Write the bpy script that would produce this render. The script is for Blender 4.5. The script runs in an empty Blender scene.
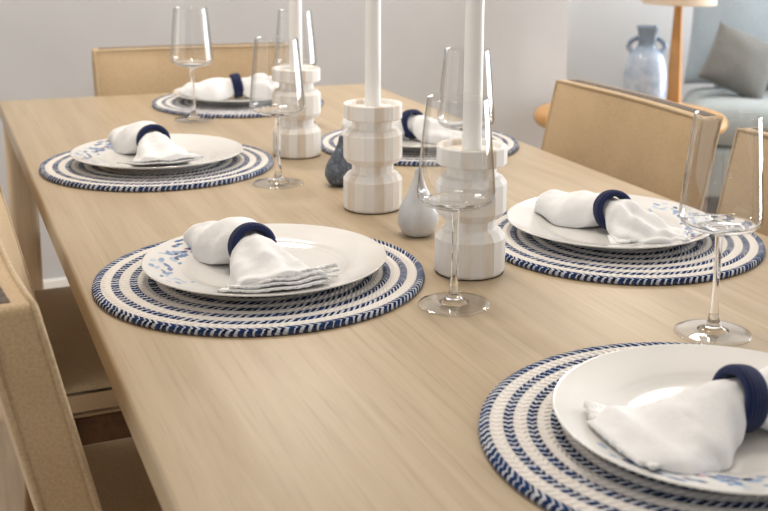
import bpy, bmesh, math, random
from mathutils import Vector, Matrix, noise
PI = math.pi
C = bpy.context.scene.collection
TZ = 0.75                                   # table top height

# ------------------------------------------------------------------ materials
class NT:
    def __init__(s, name):
        s.m = bpy.data.materials.new(name); s.m.use_nodes = True
        s.t = s.m.node_tree; s.b = s.t.nodes['Principled BSDF']
    def n(s, typ, **kw):
        o = s.t.nodes.new(typ)
        for k, v in kw.items(): setattr(o, k, v)
        return o
    def l(s, a, b): s.t.links.new(a, b)
    def math(s, op, a, b=None, c=None):
        o = s.n('ShaderNodeMath', operation=op)
        for i, v in enumerate((a, b, c)):
            if v is None: continue
            if isinstance(v, (int, float)): o.inputs[i].default_value = v
            else: s.l(v, o.inputs[i])
        return o.outputs[0]
    def coords(s, scale=(1, 1, 1), rot=(0, 0, 0)):
        tc = s.n('ShaderNodeTexCoord'); mp = s.n('ShaderNodeMapping')
        mp.inputs['Scale'].default_value = scale; mp.inputs['Rotation'].default_value = rot
        s.l(tc.outputs['Object'], mp.inputs['Vector']); return mp.outputs[0]
    def noise(s, vec, scale, detail=4, rough=.55, dist=0):
        o = s.n('ShaderNodeTexNoise'); s.l(vec, o.inputs['Vector'])
        o.inputs['Scale'].default_value = scale; o.inputs['Detail'].default_value = detail
        o.inputs['Roughness'].default_value = rough; o.inputs['Distortion'].default_value = dist
        return o.outputs['Fac']
    def ramp(s, fac, stops, interp='LINEAR'):
        o = s.n('ShaderNodeValToRGB'); o.color_ramp.interpolation = interp
        e = o.color_ramp.elements
        while len(e) < len(stops): e.new(.5)
        for i, (p, c) in enumerate(stops):
            e[i].position = p; e[i].color = (*c, 1)
        s.l(fac, o.inputs[0]); return o.outputs[0]
    def mix(s, fac, a, b, typ='MIX'):
        o = s.n('ShaderNodeMixRGB', blend_type=typ)
        for i, v in enumerate((fac, a, b)):
            if isinstance(v, (int, float)): o.inputs[i].default_value = v
            elif isinstance(v, tuple): o.inputs[i].default_value = (*v, 1)
            else: s.l(v, o.inputs[i])
        return o.outputs[0]
    def bump(s, h, strength=.3, dist=.002):
        o = s.n('ShaderNodeBump'); o.inputs['Strength'].default_value = strength
        o.inputs['Distance'].default_value = dist; s.l(h, o.inputs['Height'])
        s.l(o.outputs[0], s.b.inputs['Normal'])
    def base(s, c, rough=.5, spec=.5):
        if isinstance(c, tuple): s.b.inputs['Base Color'].default_value = (*c, 1)
        else: s.l(c, s.b.inputs['Base Color'])
        s.b.inputs['Roughness'].default_value = rough
        s.b.inputs['Specular IOR Level'].default_value = spec
        return s.m

def plain(name, c, rough=.5, spec=.5, bs=0, bscale=60):
    q = NT(name)
    v = q.coords(); f = q.noise(v, bscale if bs else 4, 3)
    d = tuple(x*.93 for x in c)
    q.base(q.ramp(f, [(.3, d), (.7, c)]), rough, spec)
    if bs: q.bump(f, bs, .002)
    return q.m

def wood(name, lo, hi, axis='y', rough=.45, spec=.35, seam=False):
    q = NT(name)
    k = {'x': (.6, 14, 14), 'y': (14, .6, 14), 'z': (14, 14, .6)}[axis]
    v = q.coords(k)
    f = q.noise(v, 2.2, 6, .6, .8)
    k2 = {'x': (3, 120, 120), 'y': (120, 3, 120), 'z': (120, 120, 3)}[axis]
    g = q.noise(q.coords(k2), 2, 4, .6)
    col = q.ramp(f, [(.32, lo), (.5, tuple((a+b)/2 for a, b in zip(lo, hi))), (.68, hi)])
    pore = q.ramp(g, [(.30, tuple(x*.74 for x in lo)), (.47, (1, 1, 1))])
    col = q.mix(.22, col, pore, 'MULTIPLY')
    if seam:
        # staves of slightly different tone
        w = q.n('ShaderNodeTexCoord'); sx = q.n('ShaderNodeSeparateXYZ'); q.l(w.outputs['Object'], sx.inputs[0])
        a = q.math('FLOOR', q.math('DIVIDE', sx.outputs[0], .099))
        wn = q.n('ShaderNodeTexWhiteNoise', noise_dimensions='1D'); q.l(a, wn.inputs['W'])
        col = q.mix(q.math('MULTIPLY', wn.outputs['Value'], .16), col, lo)
    q.base(col, rough, spec); q.bump(g, .04, .001)
    return q.m

def fabric(name, lo, hi, scale=420, rough=.9, bump=.35, sheen=.15):
    q = NT(name)
    v = q.coords(); f = q.noise(v, scale, 3, .6); g = q.noise(v, 9, 3)
    c = q.ramp(f, [(.3, lo), (.7, hi)])
    c = q.mix(.25, c, q.ramp(g, [(.35, lo), (.65, hi)]))
    q.base(c, rough, .25); q.b.inputs['Sheen Weight'].default_value = sheen
    q.bump(f, bump, .0012)
    return q.m

M = {}
M['table'] = wood('light_oak', (.40, .305, .195), (.505, .405, .28), 'y', .40, .4, True)
M['leg'] = wood('light_oak_upright', (.44, .31, .19), (.57, .43, .28), 'z', .45)
M['railwood'] = wood('brown_oak_rail', (.10, .05, .024), (.17, .09, .045), 'y', .5)
M['chairleg'] = wood('brown_oak_leg', (.16, .085, .04), (.26, .15, .075), 'z', .5)
M['lampwood'] = wood('honey_wood', (.42, .20, .06), (.62, .34, .13), 'z', .4)
M['sidewood'] = wood('honey_wood_top', (.45, .23, .075), (.64, .37, .15), 'x', .4)
M['chair'] = fabric('tan_weave', (.41, .295, .17), (.61, .455, .285))
M['piping'] = fabric('tan_piping', (.42, .31, .19), (.61, .465, .30), 300)
M['strip'] = fabric('dark_brown_webbing', (.06, .04, .028), (.12, .085, .06), 200)
M['sofa'] = fabric('blue_grey_sofa_cloth', (.25, .28, .285), (.34, .375, .38), 160)
M['sofapillow'] = fabric('pale_blue_grey_cloth', (.265, .315, .355), (.35, .41, .455), 160)
M['darkpad'] = fabric('dark_area_cloth', (.10, .10, .095), (.17, .17, .16), 160)  # for the pad that stands in for the darker area
M['wall'] = plain('greige_paint', (.515, .515, .52), .8, .2)
M['trim'] = plain('white_trim_paint', (.82, .81, .79), .5, .3)
M['ceil'] = plain('ceiling_paint', (.85, .84, .82), .9, .1)
M['floor'] = wood('oak_floor', (.40, .29, .19), (.52, .40, .28), 'y', .5)
M['candle'] = None
M['shade'] = fabric('cream_linen', (.72, .62, .50), (.82, .73, .60), 200)
M['felt'] = plain('brown_felt', (.05, .032, .02), .95, .05)
M['metal'] = plain('brushed_metal', (.35, .33, .30), .35, .5)

q = NT('candle_wax'); q.base((.90, .895, .885), .4, .4)
q.b.inputs['Subsurface Weight'].default_value = .3; q.b.inputs['Subsurface Radius'].default_value = (.01, .008, .006)
q.b.inputs['Subsurface Scale'].default_value = .5
M['candle'] = q.m

# plate: white glaze with a painted colour attribute
q = NT('white_glaze'); a = q.n('ShaderNodeAttribute'); a.attribute_name = 'motif'
q.base(a.outputs['Color'], .14, .5); q.b.inputs['Coat Weight'].default_value = .3
M['plate'] = q.m

# napkin
q = NT('white_cotton'); v = q.coords(); f = q.noise(v, 900, 2); g = q.noise(v, 55, 3)
q.base(q.ramp(g, [(.3, (.78, .785, .80)), (.7, (.84, .845, .855))]), .9, .15)
q.bump(q.math('ADD', q.math('MULTIPLY', f, .35), q.math('MULTIPLY', g, 1.2)), .35, .003)
q.b.inputs['Sheen Weight'].default_value = .1
M['cloth'] = q.m
# napkin hem: dotted open-work
q = NT('white_cotton_hem'); v = q.coords()
vo = q.n('ShaderNodeTexVoronoi'); q.l(v, vo.inputs['Vector']); vo.inputs['Scale'].default_value = 230
q.base(q.ramp(vo.outputs['Distance'], [(.12, (.58, .59, .61)), (.3, (.84, .845, .855))]), .9, .15)
q.bump(vo.outputs['Distance'], .6, .003)
M['hem'] = q.m

# navy woven napkin ring (ridges across the band)
q = NT('navy_cord'); tc = q.n('ShaderNodeTexCoord'); sx = q.n('ShaderNodeSeparateXYZ'); q.l(tc.outputs['Object'], sx.inputs[0])
ang = q.math('ARCTAN2', sx.outputs[1], sx.outputs[2])
w1 = q.math('SINE', q.math('ADD', q.math('MULTIPLY', ang, 96), q.math('MULTIPLY', sx.outputs[0], 300)))
w2 = q.math('SINE', q.math('MULTIPLY', sx.outputs[0], 1900))
h = q.math('ADD', q.math('MULTIPLY', w1, .6), q.math('MULTIPLY', w2, .4))
q.base(q.ramp(h, [(.2, (.006, .012, .055)), (.75, (.014, .03, .13)), (1, (.05, .075, .2))]), .85, .2)
q.bump(h, .6, .002); q.b.inputs['Sheen Weight'].default_value = .1
M['navy'] = q.m

# braided placemat: concentric cords 1 cm wide, white and blue in turn
RING = .01
q = NT('braided_blue_white_cord'); tc = q.n('ShaderNodeTexCoord'); sx = q.n('ShaderNodeSeparateXYZ'); q.l(tc.outputs['Object'], sx.inputs[0])
X, Y = sx.outputs[0], sx.outputs[1]
r = q.math('SQRT', q.math('ADD', q.math('MULTIPLY', X, X), q.math('MULTIPLY', Y, Y)))
r = q.math('MINIMUM', r, .1899)
th = q.math('DIVIDE', q.math('ARCTAN2', Y, X), 2*PI)
ri = q.math('DIVIDE', r, RING); i = q.math('FLOOR', ri); fr = q.math('SUBTRACT', ri, i)
cnt = q.math('ROUND', q.math('MULTIPLY', q.math('ADD', i, .5), 2*PI*1.25))
chev = q.math('ABSOLUTE', q.math('SUBTRACT', fr, q.math('ADD', .5, q.math('MULTIPLY', q.math('GREATER_THAN', i, 17.5), .26))))
ph = q.math('ADD', q.math('ADD', q.math('MULTIPLY', th, cnt), q.math('MULTIPLY', chev, 1.9)), q.math('MULTIPLY', q.noise(q.coords(), 160, 2), .5))
st = q.math('FRACT', ph)
isblue = q.math('MODULO', i, 2)            # ring 18 (outermost) is even -> blue
isblue = q.math('MULTIPLY', q.math('LESS_THAN', isblue, .5), q.math('MAXIMUM', q.math('LESS_THAN', q.math('ABSOLUTE', q.math('SUBTRACT', fr, .5)), .43), q.math('GREATER_THAN', r, .185)))
v = q.coords(); nz = q.noise(v, 34, 3, .6); nf = q.noise(v, 420, 2)
# stitches in the blue cords
sid = q.math('FLOOR', ph)
wn = q.n('ShaderNodeTexWhiteNoise', noise_dimensions='2D')
cb = q.n('ShaderNodeCombineXYZ'); q.l(sid, cb.inputs[0]); q.l(i, cb.inputs[1]); q.l(cb.outputs[0], wn.inputs['Vector'])
thr = q.math('ADD', .63, q.math('MULTIPLY', q.math('SUBTRACT', wn.outputs['Value'], .5), .40))
dash = q.math('LESS_THAN', st, thr)
navy = q.mix(wn.outputs['Value'], (.005, .010, .042), (.018, .048, .15))
inner = q.math('LESS_THAN', r, .145)
navy = q.mix(q.math('MULTIPLY', inner, .8), navy, (.012, .018, .05))
pale = q.mix(nz, (.36, .42, .56), (.76, .765, .775))
bluec = q.mix(dash, pale, navy)
cream = q.mix(nz, (.84, .815, .79), (.78, .735, .69))
cream = q.mix(q.math('MULTIPLY', q.math('LESS_THAN', st, .18), .06), cream, (.45, .40, .36))
col = q.mix(isblue, cream, bluec)
edge = q.math('GREATER_THAN', q.math('ABSOLUTE', q.math('SUBTRACT', fr, .5)), .45)
col = q.mix(q.math('MULTIPLY', edge, .15), col, (.25, .22, .22))
q.base(col, .92, .12)
hh = q.math('ADD', q.math('MULTIPLY', q.math('SINE', q.math('MULTIPLY', st, 2*PI)), .7), q.math('MULTIPLY', nf, .6))
q.bump(hh, .5, .002)
M['mat'] = q.m

# whitewashed wood: vertical streaks per facet
NF = 18
q = NT('whitewashed_wood'); tc = q.n('ShaderNodeTexCoord'); sx = q.n('ShaderNodeSeparateXYZ'); q.l(tc.outputs['Object'], sx.inputs[0])
an = q.math('FLOOR', q.math('DIVIDE', q.math('ADD', q.math('ARCTAN2', sx.outputs[1], sx.outputs[0]), PI), 2*PI/NF))
oi = q.n('ShaderNodeObjectInfo')
wn = q.n('ShaderNodeTexWhiteNoise', noise_dimensions='1D'); q.l(q.math('ADD', q.math('MULTIPLY', an, 1.37), q.math('MULTIPLY', oi.outputs['Random'], 53)), wn.inputs['W'])
g = q.noise(q.coords((70, 70, 3)), 2.2, 4, .6)
g2 = q.noise(q.coords((24, 24, 5)), 2, 3, .6)
f = q.math('ADD', q.math('MULTIPLY', wn.outputs['Value'], .45), q.math('ADD', q.math('MULTIPLY', g, .35), q.math('MULTIPLY', g2, .35)))
q.base(q.ramp(f, [(.36, (.88, .875, .86)), (.64, (.84, .81, .77)), (.90, (.66, .53, .40))]), .6, .3)
q.bump(g, .25, .0012)
M['white_wood'] = q.m

# bud vases
q = NT('pale_grey_ceramic'); q.base(q.ramp(q.noise(q.coords((1, 1, .4)), 22, 3), [(.38, (.50, .51, .53)), (.62, (.66, .67, .68))]), .28, .5); M['vase_pale'] = q.m
q = NT('speckled_slate_ceramic'); q.base(q.ramp(q.noise(q.coords(), 160, 5, .7), [(.42, (.055, .07, .10)), (.6, (.13, .155, .20)), (.72, (.42, .45, .50))]), .4, .5); M['vase_dark'] = q.m
q = NT('pale_blue_glaze'); v = q.coords(); tc = q.n('ShaderNodeTexCoord'); sx = q.n('ShaderNodeSeparateXYZ'); q.l(tc.outputs['Object'], sx.inputs[0])
nn = q.noise(v, 30, 5, .65); zz = q.math('ADD', q.math('MULTIPLY', sx.outputs[2], 1/.32), q.math('MULTIPLY', q.math('SUBTRACT', nn, .5), .35))
body = q.ramp(nn, [(.35, (.31, .40, .54)), (.65, (.47, .545, .66))])
q.base(q.mix(q.ramp(zz, [(.70, (0, 0, 0)), (.82, (1, 1, 1))]), body, (.19, .26, .36)), .18, .6); M['jug'] = q.m

# clear glass
q = NT('clear_glass')
lw = q.n('ShaderNodeLayerWeight'); lw.inputs['Blend'].default_value = .5
tr = q.n('ShaderNodeBsdfTransparent')
q.l(q.ramp(lw.outputs['Facing'], [(.40, (.99, .991, .992)), (.74, (.93, .935, .94)), (.95, (.66, .67, .69))]), tr.inputs[0])
gl = q.n('ShaderNodeBsdfGlossy'); gl.inputs['Roughness'].default_value = .03
fr_ = q.n('ShaderNodeFresnel'); fr_.inputs['IOR'].default_value = 1.5
ge = q.n('ShaderNodeNewGeometry')
m2 = q.n('ShaderNodeMixShader'); q.l(q.math('MULTIPLY', q.math('MULTIPLY', fr_.outputs[0], 1.9), q.math('SUBTRACT', 1.0, ge.outputs['Backfacing'])), m2.inputs[0])
q.l(tr.outputs[0], m2.inputs[1]); q.l(gl.outputs[0], m2.inputs[2])
q.l(m2.outputs[0], q.t.nodes['Material Output'].inputs[0])
M['glass'] = q.m
q = NT('solid_glass'); q.base((1, 1, 1), 0.0, .5)
q.b.inputs['Transmission Weight'].default_value = 1; q.b.inputs['IOR'].default_value = 1.45
M['stemglass'] = q.m

# ------------------------------------------------------------------ mesh helpers
def link(name, bm, mat, parent=None, smooth=True, loc=None):
    me = bpy.data.meshes.new(name); bmesh.ops.recalc_face_normals(bm, faces=bm.faces); bm.to_mesh(me); bm.free()
    for p in me.polygons: p.use_smooth = smooth
    for mm in (mat if isinstance(mat, (list, tuple)) else [mat]): me.materials.append(mm)
    o = bpy.data.objects.new(name, me); C.objects.link(o)
    if parent: o.parent = parent
    if loc: o.location = loc
    return o
def autosmooth(o, deg=35):
    me = o.data
    me.set_sharp_from_angle(angle=math.radians(deg))
    return o
def bevel(bm, w, seg=3, edges=None):
    bmesh.ops.bevel(bm, geom=list(edges if edges is not None else bm.edges), offset=w, segments=seg, profile=.5, affect='EDGES')
def box(x0, x1, y0, y1, z0, z1, bv=0, seg=3):
    bm = bmesh.new(); bmesh.ops.create_cube(bm, size=1)
    for v in bm.verts: v.co = Vector(((x0+x1)/2+v.co.x*(x1-x0), (y0+y1)/2+v.co.y*(y1-y0), (z0+z1)/2+v.co.z*(z1-z0)))
    if bv: bevel(bm, bv, seg)
    return bm
def lathe(prof, n=48, phase=0):
    """closed of revolution; points with r==0 collapse to the axis"""
    bm = bmesh.new(); rows = []
    for r, z in prof:
        if r <= 1e-7: rows.append([bm.verts.new((0, 0, z))])
        else: rows.append([bm.verts.new((r*math.cos(phase+2*PI*k/n), r*math.sin(phase+2*PI*k/n), z)) for k in range(n)])
    for a, b in zip(rows, rows[1:]):
        for k in range(n):
            k2 = (k+1) % n
            if len(a) == 1 and len(b) == 1: continue
            if len(a) == 1: bm.faces.new((a[0], b[k2], b[k]))
            elif len(b) == 1: bm.faces.new((a[k], a[k2], b[0]))
            else: bm.faces.new((a[k], a[k2], b[k2], b[k]))
    return bm
def tube(pts, rad, n=10, closed=False):
    bm = bmesh.new(); rows = []; P = [Vector(p) for p in pts]; L = len(P)
    for i, p in enumerate(P):
        d = (P[(i+1) % L]-P[i-1]) if closed else (P[min(i+1, L-1)]-P[max(i-1, 0)])
        d.normalize(); u = d.orthogonal() if abs(d.z) > .95 else d.cross(Vector((0, 0, 1))).normalized()
        u.normalize(); w = d.cross(u); rr = rad[i] if isinstance(rad, (list, tuple)) else rad
        rows.append([bm.verts.new(p+rr*(math.cos(2*PI*k/n)*u+math.sin(2*PI*k/n)*w)) for k in range(n)])
    for i in range(L if closed else L-1):
        a, b = rows[i], rows[(i+1) % L]
        for k in range(n): bm.faces.new((a[k], a[(k+1) % n], b[(k+1) % n], b[k]))
    if not closed: bm.faces.new(rows[0]); bm.faces.new(rows[-1])
    return bm
def spline(pts, n=8):
    """Catmull-Rom through 2-D points"""
    out = []; P = [pts[0]]+list(pts)+[pts[-1]]
    for i in range(1, len(P)-2):
        for k in range(n):
            t = k/n; a, b, c, d = P[i-1], P[i], P[i+1], P[i+2]
            out.append(tuple(.5*(2*b[j]+(c[j]-a[j])*t+(2*a[j]-5*b[j]+4*c[j]-d[j])*t*t+(3*b[j]-a[j]-3*c[j]+d[j])*t**3) for j in range(len(b))))
    out.append(tuple(pts[-1])); return out
def tag(o, label, cat, group=None):
    o['label'] = label; o['category'] = cat
    if group: o['group'] = group
    return o
def thing(name, label, cat, loc=(0, 0, 0), rz=0, group=None):
    o = bpy.data.objects.new(name, None); C.objects.link(o); o.empty_display_size = .05
    o.location = loc; o.rotation_euler = (0, 0, rz); return tag(o, label, cat, group)
def struct(name, bm, mat, smooth=False):
    o = link(name, bm, mat, None, smooth); o['kind'] = 'structure'; return o
def dup(root, loc, rz, label, group=None):
    r_ = root.copy(); C.objects.link(r_); r_.location = loc; r_.rotation_euler = (0, 0, rz); r_['label'] = label
    if group: r_['group'] = group
    for ch in list(root.children):
        c = ch.copy(); C.objects.link(c); c.parent = r_
        for g in list(ch.children):
            d = g.copy(); C.objects.link(d); d.parent = c
    return r_

# ------------------------------------------------------------------ the room
WY, WY2, CX = 3.35, 4.35, 2.045          # dining wall, recess wall, corner
X0, X1, YB, H = -1.7, 4.9, -2.6, 2.6
struct('floor', box(X0, X1, YB, WY2+.1, -.06, 0), M['floor'])
struct('ceiling', box(X0, X1, YB, WY2+.1, H, H+.06), M['ceil'])
struct('wall_far', box(X0, CX, WY, WY2+.1, 0, H), M['wall'])
struct('wall_recess', box(CX, X1, WY2, WY2+.1, 0, H), M['wall'])
def wall_hole(x0, x1, y0, y1, hy0, hy1, hz0, hz1, z1):
    bm = bmesh.new()
    for (a, b, c, d) in ((y0, hy0, 0, z1), (hy1, y1, 0, z1), (hy0, hy1, 0, hz0), (hy0, hy1, hz1, z1)):
        t = box(x0, x1, a, b, c, d); me = bpy.data.meshes.new('t'); t.to_mesh(me); bm.from_mesh(me); bpy.data.meshes.remove(me)
    return bm
WIN = (.5, 3.3, .05, 2.35)
struct('wall_right', wall_hole(X1, X1+.1, YB, WY2+.1, *WIN, H), M['wall'])
struct('wall_left', wall_hole(X0-.1, X0, YB, WY2+.1, .3, 3.0, .05, 2.2, H), M['wall'])  # real wall; its opening is added for the left fill light
wf = bmesh.new()
def addbox(bm, *a, **k):
    t = box(*a, **k); me = bpy.data.meshes.new('t'); t.to_mesh(me); t.free(); bm.from_mesh(me); bpy.data.meshes.remove(me)
y0, y1, z0, z1 = WIN
for a in ((y0, y1, z0, z0+.06), (y0, y1, z1-.06, z1), (y0, y0+.06, z0, z1), (y1-.06, y1, z0, z1), ((y0+y1)/2-.03, (y0+y1)/2+.03, z0, z1)):
    addbox(wf, X1+.01, X1+.07, *a)
struct('window_1', wf, M['trim'])
wf = bmesh.new()
for a in ((.3, 3.0, .05, .11), (.3, 3.0, 2.14, 2.2), (.3, .36, .05, 2.2), (2.94, 3.0, .05, 2.2), (1.62, 1.68, .05, 2.2)): addbox(wf, X0-.07, X0-.01, *a)
struct('added_left_window', wf, M['trim'])  # frame of the added left opening
struct('baseboard_far', box(X0, CX, WY-.016, WY, 0, .10, .004, 2), M['trim'])
struct('baseboard_recess', box(CX, X1, WY2-.016, WY2, 0, .10, .004, 2), M['trim'])
struct('baseboard_left', box(X0, X0+.016, YB, .28, 0, .10, .004, 2), M['trim'])

# ------------------------------------------------------------------ dining table
XL, XR, YN, YF = .1356, 1.0224, .48, 2.65
cx, cyy = (XL+XR)/2, (YN+YF)/2
tb = thing('dining_table', 'long light oak dining table laid for six', 'dining table', (cx, cyy, 0))
hw, hl = (XR-XL)/2, (YF-YN)/2
link('tabletop', box(-hw, hw, -hl, hl, TZ-.034, TZ, .004, 2), M['table'], tb)
for sx_ in (-1, 1):
    bm = box(min(sx_*(hw-.03), sx_*(hw-.052)), max(sx_*(hw-.03), sx_*(hw-.052)), -hl+.08, hl-.08, TZ-.105, TZ-.034, .003, 2)
    link('apron', bm, M['table'], tb)
for sy_ in (-1, 1):
    bm = box(-hw+.08, hw-.08, min(sy_*(hl-.03), sy_*(hl-.052)), max(sy_*(hl-.03), sy_*(hl-.052)), TZ-.105, TZ-.034, .003, 2)
    link('apron', bm, M['table'], tb)
for sx_ in (-1, 1):
    for sy_ in (-1, 1):
        a, b = sorted((sx_*(hw-.006), sx_*(hw-.066))); c, d = sorted((sy_*(hl-.006), sy_*(hl-.066)))
        bm = box(a, b, c, d, 0, TZ-.034)
        bevel(bm, .014, 3, [e for e in bm.edges if abs(e.verts[0].co.z-e.verts[1].co.z) > .3])
        link('leg', bm, M['leg'], tb)

# ------------------------------------------------------------------ chairs
# local frame: front of chair = +x, origin on floor under the rear top corner of the backrest; width along y
def make_chair(label, group):
    t = thing('dining_chair', label, 'chair', group=group)
    W = .245
    # reclined slab: bottom further forward
    bm = box(-.0, .046, -W, W, .38, .845)
    bmesh.ops.subdivide_edges(bm, edges=bm.edges[:], cuts=5, use_grid_fill=True)
    for v in bm.verts:
        y = v.co.y/W
        v.co.x += .015*y*y + (.003*(1-y*y)*(1-((v.co.z-.61)/.235)**2) if v.co.x > .03 else 0)   # shallow concave plan, padded front
        v.co.x += (.845-v.co.z)*.21
    bevel(bm, .007, 3, [e for e in bm.edges if len(e.link_faces) == 2 and e.calc_face_angle(0) > 1.0])
    back = link('backrest', bm, M['chair'], t)
    # piping cords round the front and the rear edge
    for xo in (.045, .001):
        pts = []
        K = 12
        def P(y, z): return (xo+.015*(y/W)**2+(.845-z)*.21, y, z)
        for k in range(K+1): pts.append(P(-W+.002, .40+(.443)*k/K))
        for k in range(1, K+1): pts.append(P(-W+.002+(2*W-.004)*k/K, .843))
        for k in range(1, K+1): pts.append(P(W-.002, .843-.443*k/K))
        link('piping', tube(pts, .0032, 8), M['piping'], back)
    # dark webbing let into the top of the slab
    bm = bmesh.new(); K = 60
    rows = []
    for k in range(K+1):
        y = -W+.014+(2*W-.028)*k/K; xb = .015*(y/W)**2; zz = .8458+.0006*(k % 2)
        rows.append([bm.verts.new((xb+.006, y, .843)), bm.verts.new((xb+.006, y, zz)), bm.verts.new((xb+.029, y, zz)), bm.verts.new((xb+.029, y, .843))])
    for a, b in zip(rows, rows[1:]):
        for j in range(3): bm.faces.new((a[j], a[j+1], b[j+1], b[j]))
        bm.faces.new((a[3], a[0], b[0], b[3]))
    bm.faces.new(rows[0]); bm.faces.new(rows[-1][::-1])
    link('top_strip', bm, M['strip'], back, False)
    # seat
    bm = box(.105, .57, -W, W, .425, .48)
    bmesh.ops.subdivide_edges(bm, edges=bm.edges[:], cuts=5, use_grid_fill=True)
    for v in bm.verts:
        if v.co.z > .47:
            u = (v.co.x-.3375)/.2325; w = v.co.y/W; v.co.z += .009*(1-u*u)*(1-w*w)
    bevel(bm, .014, 3, [e for e in bm.edges if len(e.link_faces) == 2 and e.calc_face_angle(0) > 1.0])
    link('seat', bm, M['chair'], t)
    link('seat_frame', box(.115, .555, -W+.012, W-.012, .365, .424, .004, 2), M['railwood'], t)
    for (x, y) in ((.525, -1), (.525, 1), (.14, -1), (.14, 1)):
        yy = y*(W-.035)
        bm = box(x-.021, x+.021, yy-.021, yy+.021, 0, .364, .005, 2)
        for v in bm.verts:
            k = 1-v.co.z/.364; v.co.x = x+(v.co.x-x)*(1-.3*k)+(-.03*k if x < .2 else 0); v.co.y = yy+(v.co.y-yy)*(1-.3*k)
        link('leg', bm, M['chairleg'], t)
    return t
G = 'chairs around the table'
ch = make_chair('tan chair whose backrest edge fills the lower left corner of the photo', 'dining chairs around the table')
GC = 'dining chairs around the table'
ch.location = (.005, 1.185, 0)
dup(ch, (.005, 1.862, 0), 0, 'tan upholstered chair on the left, behind the nearest one, seat beside the table leg', GC)
dup(ch, (1.241, 1.728, 0), PI, 'tan upholstered chair whose wide back shows on the right, in front of the blue jug', GC)
dup(ch, (1.241, 1.145, 0), PI, 'tan upholstered chair at the right frame edge, seen through the nearest wine glass', GC)
dup(ch, (.603, 2.811, 0), -PI/2, 'tan upholstered chair at the far head of the table, against the grey wall', GC)

# ------------------------------------------------------------------ placemats, plates
def mat_mesh():
    prof = [(0, .0075)]
    n = 19
    for k in range(n):
        for j in (0, 1, 2, 3, 4):
            rr = (k+j/5+.1)*RING; f = j/5+.1
            prof.append((rr, .0042+.0040*math.sqrt(max(0, 1-(2*f-1)**2))))
    R = .19
    prof += [(R-.0004, .0042), (R, .0028), (R-.0006, .001), (R-.003, 0), (0, 0)]
    bm = lathe(prof, 220)
    me = bpy.data.meshes.new('placemat'); bmesh.ops.recalc_face_normals(bm, faces=bm.faces); bm.to_mesh(me); bm.free()
    for p in me.polygons: p.use_smooth = True
    me.materials.append(M['mat']); return me
MATM = mat_mesh(); MATH = .0083
PROF = spline([(0, .0052), (.05, .0052), (.078, .0055), (.090, .0085), (.098, .0115), (.112, .0148), (.128, .0182), (.1375, .0205)], 6)
def zplate(r):
    for (a, za), (b, zb) in zip(PROF, PROF[1:]):
        if a <= r <= b: return za+(zb-za)*(r-a)/(b-a)
    return PROF[-1][1] if r > .13 else PROF[0][1]
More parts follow.
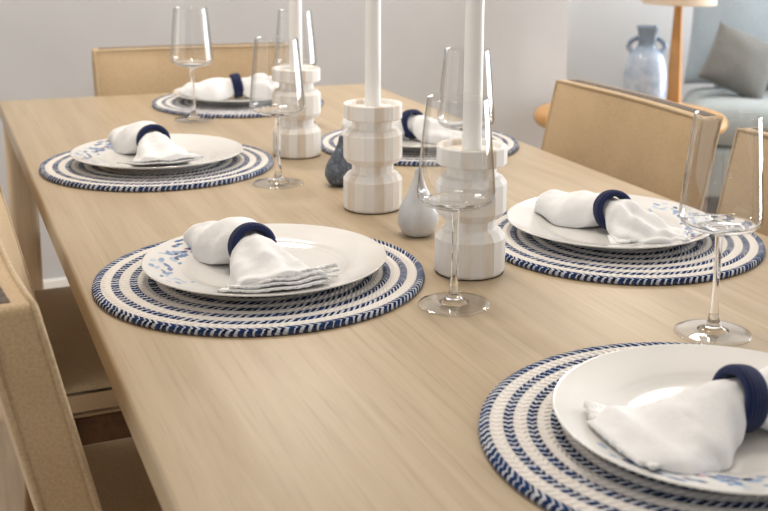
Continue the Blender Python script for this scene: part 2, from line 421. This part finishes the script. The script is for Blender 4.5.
def plate_mesh(seed):
    rnd = random.Random(seed)
    prof = list(PROF)+[(.1390, .0207), (.1397, .0200), (.1390, .0188)]+spline([(.128, .0150), (.108, .0098), (.094, .0045), (.088, .0022), (.087, .0003), (.085, 0), (.083, .0003), (.081, .0020), (.04, .0022), (0, .0022)], 3)
    # denser radially on the rim, for the painted motif
    dense = []
    for (a, b) in zip(prof, prof[1:]):
        m = 5 if (a[0] > .05 and b[0] > a[0]) else 1
        for k in range(m): dense.append((a[0]+(b[0]-a[0])*k/m, a[1]+(b[1]-a[1])*k/m))
    dense.append(prof[-1])
    bm = lathe(dense, 480)
    me = bpy.data.meshes.new('dinner_plate'); bmesh.ops.recalc_face_normals(bm, faces=bm.faces); bm.to_mesh(me); bm.free()
    for p in me.polygons: p.use_smooth = True
    me.materials.append(M['plate'])
    blobs = []                                  # x, y, long, short, angle, colour  (motif centred on +x)
    pal = [(.06, .13, .33), (.20, .31, .52), (.36, .46, .62), (.015, .04, .12), (.12, .23, .42), (.50, .57, .66)]
    def polar(r, d): a = math.radians(d); return r*math.cos(a), r*math.sin(a)
    for r_, d_, L, S, ang, c in (
        (.112, -4, .013, .0052, 40, 1), (.104, -1, .012, .0045, 75, 0), (.118, 2, .010, .004, 20, 4), (.098, -22, .0062, .0052, 0, 3), (.091, -25, .0068, .0045, 60, 3),
        (.092, -17, .010, .0055, 30, 2), (.106, -20, .011, .005, 80, 1), (.115, -18, .010, .004, 120, 2), (.121, -26, .012, .0035, 85, 0), (.113, -29, .009, .0035, 70, 1),
        (.124, -12, .010, .003, 95, 4), (.120, -36, .010, .003, 60, 2), (.128, -31, .010, .0025, 70, 4), (.101, -10, .004, .0025, 0, 5), (.108, 10, .008, .004, 150, 2),
        (.120, 14, .010, .004, 110, 1), (.112, 22, .009, .0035, 140, 0), (.123, 28, .008, .003, 100, 2), (.117, 38, .010, .0035, 130, 4), (.125, 44, .007, .003, 110, 3),
        (.112, 50, .008, .003, 150, 2), (.121, 58, .008, .003, 140, 1), (.129, -25, .009, .003, 60, 3), (.131, -18, .009, .003, 70, 0), (.128, -36, .008, .003, 50, 3), (.116, -44, .009, .003, 40, 1), (.124, -50, .008, .003, 30, 2)):
        x, y = polar(r_, d_); blobs.append((x, y, L*.8, S*.85, math.radians(ang), pal[c]))
    for k in range(34):
        d_ = rnd.uniform(-45, 58); x, y = polar(rnd.uniform(.098, .131), d_)
        blobs.append((x, y, rnd.uniform(.003, .007), rnd.uniform(.0016, .0032), math.radians(d_+rnd.uniform(40, 130)), pal[rnd.randrange(6)]))
    x, y = polar(.110, -11); blobs.append((x, y, .0035, .0025, 0, (.55, .32, .42)))
    att = me.attributes.new('motif', 'FLOAT_COLOR', 'POINT')
    white = (.72, .71, .69)
    buf = []
    for v in me.vertices:
        c = white; x, y, z = v.co
        if x > .02 and z > .0045:
            wob = noise.noise(Vector((x*330, y*330, 0)))*.6
            for bx_, by_, L, S, a, col in blobs:
                dx, dy = x-bx_, y-by_; u = (dx*math.cos(a)+dy*math.sin(a))/L; w = (-dx*math.sin(a)+dy*math.cos(a))/S
                d = u*u+w*w+wob
                if d < 1.25:
                    k = min(1, (1.25-d)/.45); c = tuple(c[j]*(1-k)+col[j]*k for j in range(3))
        buf += [*c, 1]
    att.data.foreach_set('color', buf)
    return me
PLM = plate_mesh(3)

# ------------------------------------------------------------------ napkins and rings
def smooth(a, b, t):
    t = max(0, min(1, (t-a)/(b-a))); return t*t*(3-2*t)
def interp(keys, s):
    for (a, va), (b, vb) in zip(keys, keys[1:]):
        if a <= s <= b:
            k = smooth(0, 1, (s-a)/(b-a)); return va+(vb-va)*k
    return keys[0][1] if s < keys[0][0] else keys[-1][1]
RC = .0258                                      # ring centre above the plate well surface
def napkin(name, seed, wid, hei, sid, pleat=.10, layers=3, layer_span=(.055, .126), layer_w=.058, layer_skew=.12, twist=0.0, lump=1.0):
    """local: +x towards the fanned hem end, z=0 at plate base; ring at x=0. wid/hei/sid = keys of half width, height and sideways drift along x"""
    rnd = random.Random(seed); bm = bmesh.new(); rows = []
    s0, s1 = wid[0][0], wid[-1][0]; NS, NA = 84, 72
    off = Vector((seed*7.3, seed*3.1, 0))
    for i in range(NS+1):
        s = s0+(s1-s0)*i/NS
        a, b, sh = interp(wid, s), interp(hei, s), interp(sid, s)
        ring = math.exp(-(s/.016)**2)
        row = []
        for k in range(NA):
            t = 2*PI*k/NA; ct, st_ = math.cos(t), math.sin(t)
            rip = pleat*(1-ring*.5)*math.cos(7*t+seed+9*s*seed % 3)*smooth(.0, .06, abs(s)) if s > 0 else pleat*.35*math.cos(3*t+seed)*smooth(0, .05, -s)
            y = a*ct*(1+rip*.5); 
            e = .8 if s < 0 else .9
            top = b*(abs(st_)**e)*(1+rip)
            x = s; yy = sh+y
            zb = zplate(min(.137, math.hypot(x, yy)))+.0008
            zc = zb if st_ < 0 else zb
            if st_ >= 0: z = zb+top
            else: z = zb-0.0006*abs(st_)
            # near the ring the section becomes a disc centred in the ring
            zr = .0052+RC+ ((.0178)*st_*(1+.05*math.cos(9*t)))
            z = z*(1-ring)+zr*ring
            nv = Vector((x*38, yy*38, z*38))+off
            dn = (noise.noise(nv)*.0022+noise.noise(nv*2.3)*.0012)*lump
            if st_ > .1: z += dn*(1-ring); x += dn*.6*(1-ring)
            row.append(bm.verts.new((x, yy, max(z, zb-.0006) if ring < .5 else z)))
        rows.append(row)
    for A, B in zip(rows, rows[1:]):
        for k in range(NA): bm.faces.new((A[k], A[(k+1) % NA], B[(k+1) % NA], B[k]))
    for row in (rows[0], rows[-1]):
        c = sum((v.co for v in row), Vector())/NA; cv = bm.verts.new(c+Vector((-.003 if row is rows[0] else .002, 0, .001)))
        for k in range(NA): bm.faces.new((row[k], row[(k+1) % NA], cv))
    # folded hem layers at the fan end
    for L in range(layers):
        ang = layer_skew*(L-1)+twist; a0, a1 = layer_span[0]-.004*L, layer_span[1]-.0075*L
        lw = layer_w*(1-.07*L)*(1+.06*rnd.uniform(-1, 1)); sh = interp(sid, a1)
        NU, NVv = 44, 8; top, bot = [], []
        for iu in range(NU+1):
            u = -1+2*iu/NU; rt, rb = [], []
            for iv in range(NVv+1):
                w = iv/NVv; s = a0+(a1-a0)*w+(.0016*math.sin(u*34+L) if iv == NVv else 0)-.012*u*u*w
                yl = u*(lw*(.45+.55*w)); x = s*math.cos(ang)-yl*math.sin(ang); y = s*math.sin(ang)+yl*math.cos(ang)+sh*w
                zb = zplate(min(.137, math.hypot(x, y)))
                z = zb+.001+.0040*L*(1-.55*abs(u)**4)+(.0011+.0011*math.sin(u*8+L*2.1+seed))*w*(1 if L else .5)
                rt.append(bm.verts.new((x, y, z+.0026))); rb.append(bm.verts.new((x, y, z)))
            top.append(rt); bot.append(rb)
        fs = []
        for iu in range(NU):
            for iv in range(NVv):
                f = bm.faces.new((top[iu][iv], top[iu][iv+1], top[iu+1][iv+1], top[iu+1][iv])); f.material_index = 1 if iv >= NVv-3 else 0
                bm.faces.new((bot[iu][iv], bot[iu+1][iv], bot[iu+1][iv+1], bot[iu][iv+1]))
            f = bm.faces.new((top[iu][NVv], bot[iu][NVv], bot[iu+1][NVv], top[iu+1][NVv])); f.material_index = 1
            bm.faces.new((top[iu][0], top[iu+1][0], bot[iu+1][0], bot[iu][0]))
        for iu in (0, NU):
            for iv in range(NVv):
                bm.faces.new((top[iu][iv], bot[iu][iv], bot[iu][iv+1], top[iu][iv+1]))
    return link(name, bm, [M['cloth'], M['hem']])
def ring_mesh():
    bm = bmesh.new(); rows = []; NA, NB = 72, 18
    for i in range(NA):
        a = 2*PI*i/NA; row = []
        for j in range(NB):
            b = 2*PI*j/NB
            rr = .0229+.0047*math.copysign(abs(math.sin(b))**.8, math.sin(b)); ax = .0112*math.copysign(abs(math.cos(b))**.6, math.cos(b))
            row.append(bm.verts.new((ax, rr*math.sin(a), rr*math.cos(a))))
        rows.append(row)
    for i in range(NA):
        A, B = rows[i], rows[(i+1) % NA]
        for j in range(NB): bm.faces.new((A[j], A[(j+1) % NB], B[(j+1) % NB], B[j]))
    me = bpy.data.meshes.new('napkin_ring'); bmesh.ops.recalc_face_normals(bm, faces=bm.faces); bm.to_mesh(me); bm.free()
    for p in me.polygons: p.use_smooth = True
    me.materials.append(M['navy']); return me
RM = ring_mesh()

def keys(*a): return list(a)
W_FAN = keys((-.118, .014), (-.100, .036), (-.06, .050), (-.025, .040), (0, .0176), (.016, .030), (.055, .044), (.102, .052))
H_FAN = keys((-.118, .012), (-.09, .034), (-.05, .050), (-.015, .045), (0, .044), (.018, .044), (.05, .034), (.085, .021), (.102, .015))
S0 = keys((-.12, 0), (.12, 0))
# name of the place: mat centre, plate centre, sitter angle, napkin yaw (towards fan), napkin origin, napkin params, wording
places = [
 ('A', (0.334, 1.212), (0.337, 1.206), 180, -94, (0.321, 1.208), dict(seed=1, layers=4, wid=W_FAN, hei=keys((-.118, .010), (-.095, .026), (-.05, .048), (-.015, .045), (0, .044), (.018, .044), (.05, .033), (.09, .019), (.112, .015)), sid=keys((-.118, -.034), (-.06, -.010), (0, 0), (.12, .014)), layer_w=.062), 'left side of the table, nearest the camera'),
 ('B', (0.339, 1.862), (0.337, 1.856), 180, -92, (0.332, 1.872), dict(seed=2, wid=W_FAN, hei=H_FAN, sid=keys((-.118, -.032), (-.06, -.010), (0, 0), (.12, .006)), layers=2, layer_w=.062), 'left side of the table, farther from the camera'),
 ('C', (0.817, 1.182), (0.808, 1.197), 0, -82, (0.806, 1.187), dict(seed=3, wid=keys((-.113, .014), (-.098, .028), (-.06, .038), (-.018, .028), (0, .0176), (.02, .026), (.05, .036), (.09, .030), (.125, .008)), hei=keys((-.113, .020), (-.098, .030), (-.05, .042), (-.015, .044), (0, .044), (.02, .045), (.05, .032), (.09, .017), (.125, .006)), sid=keys((-.113, -.030), (-.06, -.014), (0, 0), (.12, .012)), pleat=.17, layers=2, layer_span=(.03, .09), layer_w=.05, twist=-.15), 'right side of the table, nearest the camera'),
 ('D', (0.821, 1.871), (0.812, 1.855), 0, -38, (0.805, 1.866), dict(seed=4, wid=keys((-.132, .016), (-.115, .030), (-.06, .044), (-.025, .036), (0, .0176), (.016, .030), (.055, .044), (.102, .050)), hei=keys((-.132, .022), (-.112, .032), (-.05, .046), (-.015, .045), (0, .044), (.018, .044), (.05, .034), (.085, .021), (.102, .015)), sid=S0), 'right side, behind the candle holders'),
 ('E', (0.625, 2.44), (0.622, 2.446), 90, -6, (0.621, 2.442), dict(seed=5, wid=keys((-.125, .015), (-.11, .03), (-.055, .043), (-.018, .026), (0, .0176), (.02, .026), (.06, .040), (.095, .040)), hei=keys((-.125, .012), (-.10, .032), (-.05, .046), (-.015, .045), (0, .044), (.02, .045), (.05, .050), (.08, .044), (.095, .026)), sid=S0, layers=1), 'far head of the table'),
 ('F', (0.558, 0.67), (0.563, 0.657), 270, 177, (0.568, 0.643), dict(seed=6, wid=keys((-.112, .012), (-.100, .03), (-.055, .042), (-.018, .024), (0, .0176), (.02, .030), (.05, .050), (.09, .058), (.122, .040)), hei=keys((-.112, .010), (-.09, .026), (-.045, .046), (-.015, .045), (0, .044), (.02, .044), (.05, .030), (.09, .017), (.122, .005)), sid=keys((-.112, 0), (0, 0), (.05, .004), (.12, .006)), pleat=.03, layers=1, layer_span=(.05, .124), layer_w=.060, twist=.03, lump=.35), 'near end of the table, lower right corner'),
]
words = {
 'A': ('round blue and white braided placemat on the left side, nearest the camera', 'white dinner plate with blue flowers on the left, front, well inside its placemat', 'white napkin fanned towards the camera on the front left plate', 'navy woven ring round the napkin on the front left plate'),
 'B': ('round blue and white braided placemat on the left, near the far table corner', 'white flower-rimmed plate on the second placemat along the left table edge', 'white napkin on the second plate along the left table edge', 'thin-looking navy ring round the napkin on the second left plate'),
 'C': ('round blue and white braided placemat on the right, behind the nearest wine glass', 'white dinner plate on the right, partly behind the large wine glass', 'white napkin with a long pointed end on the right-hand plate', 'navy woven ring round the napkin on the right-hand plate'),
 'D': ('round blue and white braided placemat mostly hidden behind the candle holders', 'white plate mostly hidden behind the middle and nearest candle holders', 'white napkin seen between the middle and nearest candle holders', 'navy ring seen between the middle and nearest candle holders'),
 'E': ('round blue and white braided placemat at the far head of the table', 'white plate at the far head, in front of the far chair', 'plump white napkin lying sideways on the plate at the far head', 'navy ring upright round the napkin at the far head'),
 'F': ('large braided placemat cut by the frame in the lower right corner', 'large white flower-rimmed plate cut by the frame in the lower right corner', 'white napkin spread on the plate in the lower right corner', 'thick navy ring at the right frame edge, on the nearest plate'),
}
for key, mc, pc, sit, yaw, nc, kw, _ in places:
    wm, wp, wn_, wr = words[key]
    m = bpy.data.objects.new('placemat', MATM); C.objects.link(m); m.location = (mc[0], mc[1], TZ+.0002); m.rotation_euler.z = ord(key)*.7
    tag(m, wm, 'placemat', 'braided placemats')
    p = bpy.data.objects.new('dinner_plate', PLM); C.objects.link(p); p.location = (pc[0], pc[1], TZ+MATH+.0003); p.rotation_euler.z = math.radians(sit-35)
    tag(p, wp, 'plate', 'white dinner plates')
    n_ = napkin('napkin', **kw); n_.location = (nc[0], nc[1], TZ+MATH+.0008); n_.rotation_euler.z = math.radians(yaw)
    tag(n_, wn_, 'napkin', 'white napkins')
    rg = bpy.data.objects.new('napkin_ring', RM); C.objects.link(rg); rg.location = (nc[0], nc[1], TZ+MATH+.0008+.0052+.0276+.0003)
    rg.rotation_euler = (0, math.radians(-10), math.radians(yaw+{'A': 8, 'B': 6, 'C': -16, 'D': -35}.get(key, 0)))
    tag(rg, wr, 'napkin ring', 'navy napkin rings')

# ------------------------------------------------------------------ wine glasses
def make_glass(label, group):
    t = thing('wine_glass', label, 'wine glass', group=group)
    th_ = .0009
    outer = spline([(.0042, .1080), (.009, .1100), (.020, .1128), (.0325, .1158), (.0402, .1200), (.0428, .1265), (.0424, .136), (.0408, .155), (.0382, .184), (.0355, .212), (.0334, .2325)], 6)
    inner = spline([(.0325, .2325), (.0346, .212), (.0373, .184), (.0399, .155), (.0415, .136), (.0418, .1270), (.0390, .1217), (.0315, .1182), (.020, .1158), (.009, .1148), (0, .1145)], 6)
    prof = [(0, .1080)]+outer+[(.03295, .2330)]+inner
    bw = link('bowl', lathe(prof, 64), [M['glass'], M['stemglass']], t)
    for p in bw.data.polygons:
        if p.center.z < .1195 and math.hypot(p.center.x, p.center.y) < .036: p.material_index = 1
    st = spline([(.0165, .0044), (.0120, .0066), (.0078, .0115), (.0054, .020), (.0041, .034), (.0036, .055), (.0035, .075), (.0037, .093), (.0042, .10795)], 5)
    link('stem', lathe([(0, .0044)]+st+[(0, .10795)], 32), M['stemglass'], t)
    ft = [(0, .0004), (.0385, .0004), (.0400, .0009), (.0402, .0016), (.0395, .0022), (.033, .0027), (.024, .0035), (.0165, .00435), (0, .00435)]
    link('foot', lathe(ft, 64), M['glass'], t)
    return t
GG = 'stemmed wine glasses'
g1 = make_glass('empty stemmed wine glass beside the front left place, before the nearest candle holder', GG); g1.location = (.501, 1.040, TZ)
dup(g1, (.713, .855, TZ), .4, 'large empty wine glass at the right frame edge', GG)
dup(g1, (.486, 1.661, TZ), .9, 'wine glass in front of the farthest candle holder', GG)
dup(g1, (.486, 2.270, TZ), 1.3, 'farthest wine glass on the left, before the far chair', GG)
dup(g1, (.673, 2.165, TZ), 1.7, 'wine glass behind the farthest candle, only its bowl showing', GG)
dup(g1, (.712, 1.449, TZ), 2.1, 'wine glass behind the nearest candle, bowl rising above the holder', GG)

# ------------------------------------------------------------------ candle holders and candles
def make_holder(label, group):
    t = thing('candle_holder', label, 'candle holder', group=group)
    R, r2, Hh = .0432, .0305, .156
    prof = [(0, .0015), (R-.002, .0015), (R, .0045), (R, .045), (R-.006, .0535), (r2+.001, .0555), (r2, .057), (r2, .067), (r2+.001, .0685), (R-.005, .071), (R, .0785), (R, .112), (R-.0055, .119),
            (r2+.001, .121), (r2, .1225), (r2, .1325), (r2+.001, .1335), (R-.002, .1345), (R-.0005, .1365), (R-.0005, .1555), (R-.002, .1570), (R-.0055, .1570), (R-.0072, .1550), (R-.0085, .1500), (0, .1500)]
    b = link('body', lathe(prof, NF), M['white_wood'], t, False)
    link('felt_pad', lathe([(0, .0002), (R-.003, .0002), (R-.0015, .0006), (R-.0015, .0014), (0, .0014)], NF), M['felt'], t, False)
    return t
GH = 'turned white wood candle holders'
h1 = make_holder('whitewashed turned wooden candle holder nearest the camera, right of the pale bud vase', GH)
def put(o, x, y, rz): o.location = (x, y, TZ); o.rotation_euler.z = rz
put(h1, .571, 1.144, .1)
dup(h1, (.571, 1.468, TZ), .55, 'whitewashed turned wooden candle holder in the middle of the three', GH)
dup(h1, (.580, 1.864, TZ), .95, 'whitewashed turned wooden candle holder farthest from the camera', GH)
cm = lathe([(0, .0002), (.0112, .0002), (.0116, .002), (.0106, .26), (.0102, .296), (.008, .3005), (.003, .302), (0, .3015)], 40)
c0 = thing('taper_candle', 'white taper candle standing in the nearest candle holder', 'candle', (.571, 1.144, TZ+.1503), 0, 'white taper candles')
link('wax', cm, M['candle'], c0)
link('wick', tube([(0, 0, .2995), (0, .0004, .306), (.001, .001, .312)], .0008, 8), M['trim'], c0)
dup(c0, (.571, 1.468, TZ+.1503), .5, 'white taper candle standing in the middle candle holder', 'white taper candles')
dup(c0, (.580, 1.864, TZ+.1503), 1, 'white taper candle standing in the farthest candle holder', 'white taper candles')

# ------------------------------------------------------------------ bud vases
def bud(label, mat, x, y, s, sh):
    pr = spline([(0, 0), (.012, .0002), (.0205, .004), (.0262, .015), (.0275, .025), (.0250, .040), (.0180, .056), (.0105, .072), (.0062, .086), (.0048, .096)], 6)
    prof = [(a*s, b*sh) for a, b in pr]+[(.0042*s, .0975*sh), (.0036*s, .0965*sh), (.004*s, .086*sh), (.006*s, .075*sh), (0, .06*sh)]
    o = link('bud_vase', lathe(prof, 48), mat); o.location = (x, y, TZ+.0003)
    return tag(o, label, 'vase')
bud('small pale grey teardrop bud vase between two candle holders', M['vase_pale'], .575, 1.310, 1.0, .95)
bud('small dark slate teardrop bud vase half behind the middle candle holder', M['vase_dark'], .577, 1.618, .98, .82)

# ------------------------------------------------------------------ side table, jug, lamp
SX, SY, SZ = 2.075, 2.985, .560
st_ = thing('side_table', 'round honey wood side table behind the right-hand chair', 'side table', (SX, SY, 0))
link('top', lathe([(0, SZ), (.300, SZ), (.313, SZ-.005), (.320, SZ-.016), (.320, SZ-.028), (.313, SZ-.039), (.300, SZ-.044), (0, SZ-.044)], 64), M['sidewood'], st_)
for k in range(3):
    a = .5+k*2*PI/3
    link('leg', tube([(.24*math.cos(a), .24*math.sin(a), SZ-.0445), (.30*math.cos(a), .30*math.sin(a), .0005)], [.02, .014], 14), M['lampwood'], st_)
jx, jy = 2.110, 2.96
jg = thing('jug', 'pale blue glazed bottle jug with two ear handles, beside the lamp', 'jug', (jx, jy, SZ+.0003))
jg.scale = (.96, .96, .88); jg.rotation_euler.z = -.55
pr = spline([(.0, 0), (.055, .0005), (.068, .006), (.076, .06), (.077, .12), (.073, .17), (.060, .215), (.042, .238), (.032, .250), (.030, .268), (.032, .30), (.037, .322)], 5)
bm = lathe(pr+[(.036, .326), (.033, .325), (.029, .31), (.026, .27), (.024, .25), (0, .245)], 48)
for v in bm.verts:
    v.co.z *= 1.0
    if v.co.z > .245:      # squared-off neck
        k = min(1, (v.co.z-.245)/.03); a = math.atan2(v.co.y, v.co.x); f = 1/max(abs(math.cos(a)), abs(math.sin(a)))
        f = 1+(min(f, 1.25)-1)*k; v.co.x *= f; v.co.y *= f
link('body', bm, M['jug'], jg)
for sgn in (-1, 1):
    pts = [(sgn*(.040+.022*math.sin(PI*k/12)), -.0*k, .222+.058*k/12) for k in range(13)]
    pts[0] = (sgn*.045, 0, .225); pts[-1] = (sgn*.031, 0, .282)
    link('handle', tube(pts, .009, 10), M['jug'], jg)
lx, ly = 2.252, 2.99
lp = thing('table_lamp', 'wooden table lamp with cream shade behind the right-hand chair', 'lamp', (lx, ly, SZ+.0003))
def post(z0, z1, w0, w1):
    bm = box(-1, 1, -1, 1, z0, z1)
    for v in bm.verts:
        w = w0 if v.co.z < (z0+z1)/2 else w1; v.co.x *= w; v.co.y *= w
        v.co.x, v.co.y = (v.co.x-v.co.y)*.7071, (v.co.x+v.co.y)*.7071
    bevel(bm, .004, 2); return bm
link('base', post(0, .354, .026, .0125), M['lampwood'], lp)
link('stem', lathe([(0, .3545), (.008, .3545), (.008, .38), (0, .38)], 20), M['metal'], lp)
link('lamp_shade', lathe([(.122, .356), (.124, .355), (.1255, .357), (.107, .557), (.105, .558), (.1035, .557), (.122, .358)], 56), M['shade'], lp)
link('bulb', lathe(spline([(.008, .3805), (.014, .39), (.028, .41), (.026, .44), (0, .455)], 5), 24), M['trim'], lp)

# ------------------------------------------------------------------ sofa, cushion and dark stand-in pad
def pad(w, d, t, n=26, p=5, wob=0, seed=0, pinch=.0):
    """soft rectangular cushion, centred, w x d, thickness t"""
    bm = bmesh.new(); G_ = {}
    for sgn in (1, -1):
        for i in range(n+1):
            for j in range(n+1):
                u, v = -1+2*i/n, -1+2*j/n
                e = max(abs(u), abs(v)) > .999
                if sgn == -1 and e: G_[(sgn, i, j)] = G_[(1, i, j)]; continue
                h_ = ((1-abs(u)**p)*(1-abs(v)**p))**.5
                x, y = u*w/2*(1-pinch*(1-v*v)*.0-pinch*v*v*0), v*d/2
                x *= 1-pinch*(1-v*v)*.5*abs(u); y *= 1-pinch*(1-u*u)*.5*abs(v)
                z = sgn*t/2*h_*(1+wob*noise.noise(Vector((u*1.7+seed, v*1.7, sgn*3))))
                G_[(sgn, i, j)] = bm.verts.new((x, y, z))
    for sgn in (1, -1):
        for i in range(n):
            for j in range(n): bm.faces.new([G_[(sgn, *q_)] for q_ in ((i, j), (i+1, j), (i+1, j+1), (i, j+1))])
    return bm
SA = math.radians(-35); SW, SD = 1.75, .86
sf = thing('sofa', 'blue grey upholstered sofa standing at an angle at the upper right', 'sofa', (2.655, 3.445, 0), SA)     # origin: front left corner; +x along the front, +y to the back
link('base', box(.02, SW-.02, .03, SD-.02, .10, .30, .02, 3), M['sofa'], sf)
for k in range(2):
    o = link('seat_cushion', pad(SW/2-.01, .64, .18, 30, 8, .10, k), M['sofa'], sf); o.location = (SW/4+SW/2*k, .33, .392)
link('back_frame', box(.16, SW-.02, SD-.16, SD-.02, .301, .78, .04, 4), M['sofa'], sf)
for (x, y) in ((.1, .1), (SW-.1, .1), (.1, SD-.1), (SW-.1, SD-.1)):
    link('leg', lathe([(0, .0005), (.017, .0005), (.024, .0995), (0, .0995)], 20), M['chairleg'], sf).location = (x, y, 0)
SM = Matrix.Translation((2.655, 3.445, 0)) @ Matrix.Rotation(SA, 4, 'Z')
def cushion(label, mat, w, t, loc, rot, seed, pp=3):
    o = link('cushion', pad(w, w, t, 30, pp, .15, seed, .10), mat); e = Matrix.Rotation(rot[2], 4, 'Z') @ Matrix.Rotation(rot[1], 4, 'Y') @ Matrix.Rotation(rot[0], 4, 'X')
    mw_ = SM @ Matrix.Translation(loc) @ e; o.location = mw_.to_translation(); o.rotation_euler = mw_.to_euler()
    return tag(o, label, 'cushion')
cushion('large pale blue grey cushion leaning at the back of the sofa', M['sofapillow'], .66, .13, (.350, .575, .80), (math.radians(72), math.radians(2), 0), 1)
cushion('dark grey pad standing in for a darker area of the pale sofa cushion', M['darkpad'], .285, .13, (.232, .33, .617), (math.radians(56), math.radians(22), 0), 2, 2.0)  # pad built in for the darker area on the pale cushion

# ------------------------------------------------------------------ light
W = bpy.data.worlds.new('World'); bpy.context.scene.world = W; W.use_nodes = True
bg = W.node_tree.nodes['Background']; bg.inputs[0].default_value = (1.0, .98, .95, 1); bg.inputs[1].default_value = .68
def area(name, loc, target, sx_, sy_, power, col):
    l = bpy.data.lights.new(name, 'AREA'); l.shape = 'RECTANGLE'; l.size = sx_; l.size_y = sy_; l.energy = power; l.color = col
    o = bpy.data.objects.new(name, l); C.objects.link(o); o.location = loc
    o.rotation_euler = (Vector(target)-Vector(loc)).to_track_quat('-Z', 'Z').to_euler(); return o
area('window_daylight', (X1-.02, (WIN[0]+WIN[1])/2, (WIN[2]+WIN[3])/2), (0, (WIN[0]+WIN[1])/2, (WIN[2]+WIN[3])/2), 2.24, 2.7, 225, (.92, .96, 1.0))
area('left_fill_light', (X0, 1.65, 1.12), (1.2, 1.65, .9), 2.1, 2.65, 16, (1, .95, .89))  # weak fill added from the left, no known window there
for (x, y, e_) in ((.58, 2.8, 24), (.58, 1.4, 12), (2.75, 3.55, 24)):  # unseen ceiling lights; the last is placed to brighten the recess wall
    l = bpy.data.lights.new('unseen_downlight', 'AREA'); l.shape = 'DISK'; l.size = .35; l.energy = e_; l.color = (1, .90, .78)
    o = bpy.data.objects.new('unseen_downlight', l); C.objects.link(o); o.location = (x, y, H-.01)

# ------------------------------------------------------------------ camera
f, pitch, roll, h_, yaw = 1096.7, math.radians(11.934), math.radians(1.358), .4154, math.radians(27.153)
cy_, sy_ = math.cos(yaw), math.sin(yaw); cp, sp = math.cos(pitch), math.sin(pitch)
fw = Vector((sy_*cp, cy_*cp, -sp)); rt = Vector((cy_, -sy_, 0)); up = rt.cross(fw)
r2 = math.cos(roll)*rt+math.sin(roll)*up; u2 = -math.sin(roll)*rt+math.cos(roll)*up
cd = bpy.data.cameras.new('camera'); cam = bpy.data.objects.new('camera', cd); C.objects.link(cam)
mw = Matrix((r2, u2, -fw)).transposed().to_4x4(); mw.translation = Vector((0, 0, TZ+h_)); cam.matrix_world = mw
cd.sensor_fit = 'HORIZONTAL'; cd.sensor_width = 36; cd.lens = f/768*36; cd.clip_start = .02
cd.shift_x = (384-483.59)/768; cd.shift_y = -(255.5-154.35)/768
cd.dof.use_dof = True; cd.dof.focus_distance = 1.28; cd.dof.aperture_fstop = 8
S = bpy.context.scene; S.camera = cam
S.view_settings.view_transform = 'Standard'; S.view_settings.look = 'None'; S.view_settings.gamma = 1
S.view_settings.use_curve_mapping = False; S.view_settings.exposure = -0.15
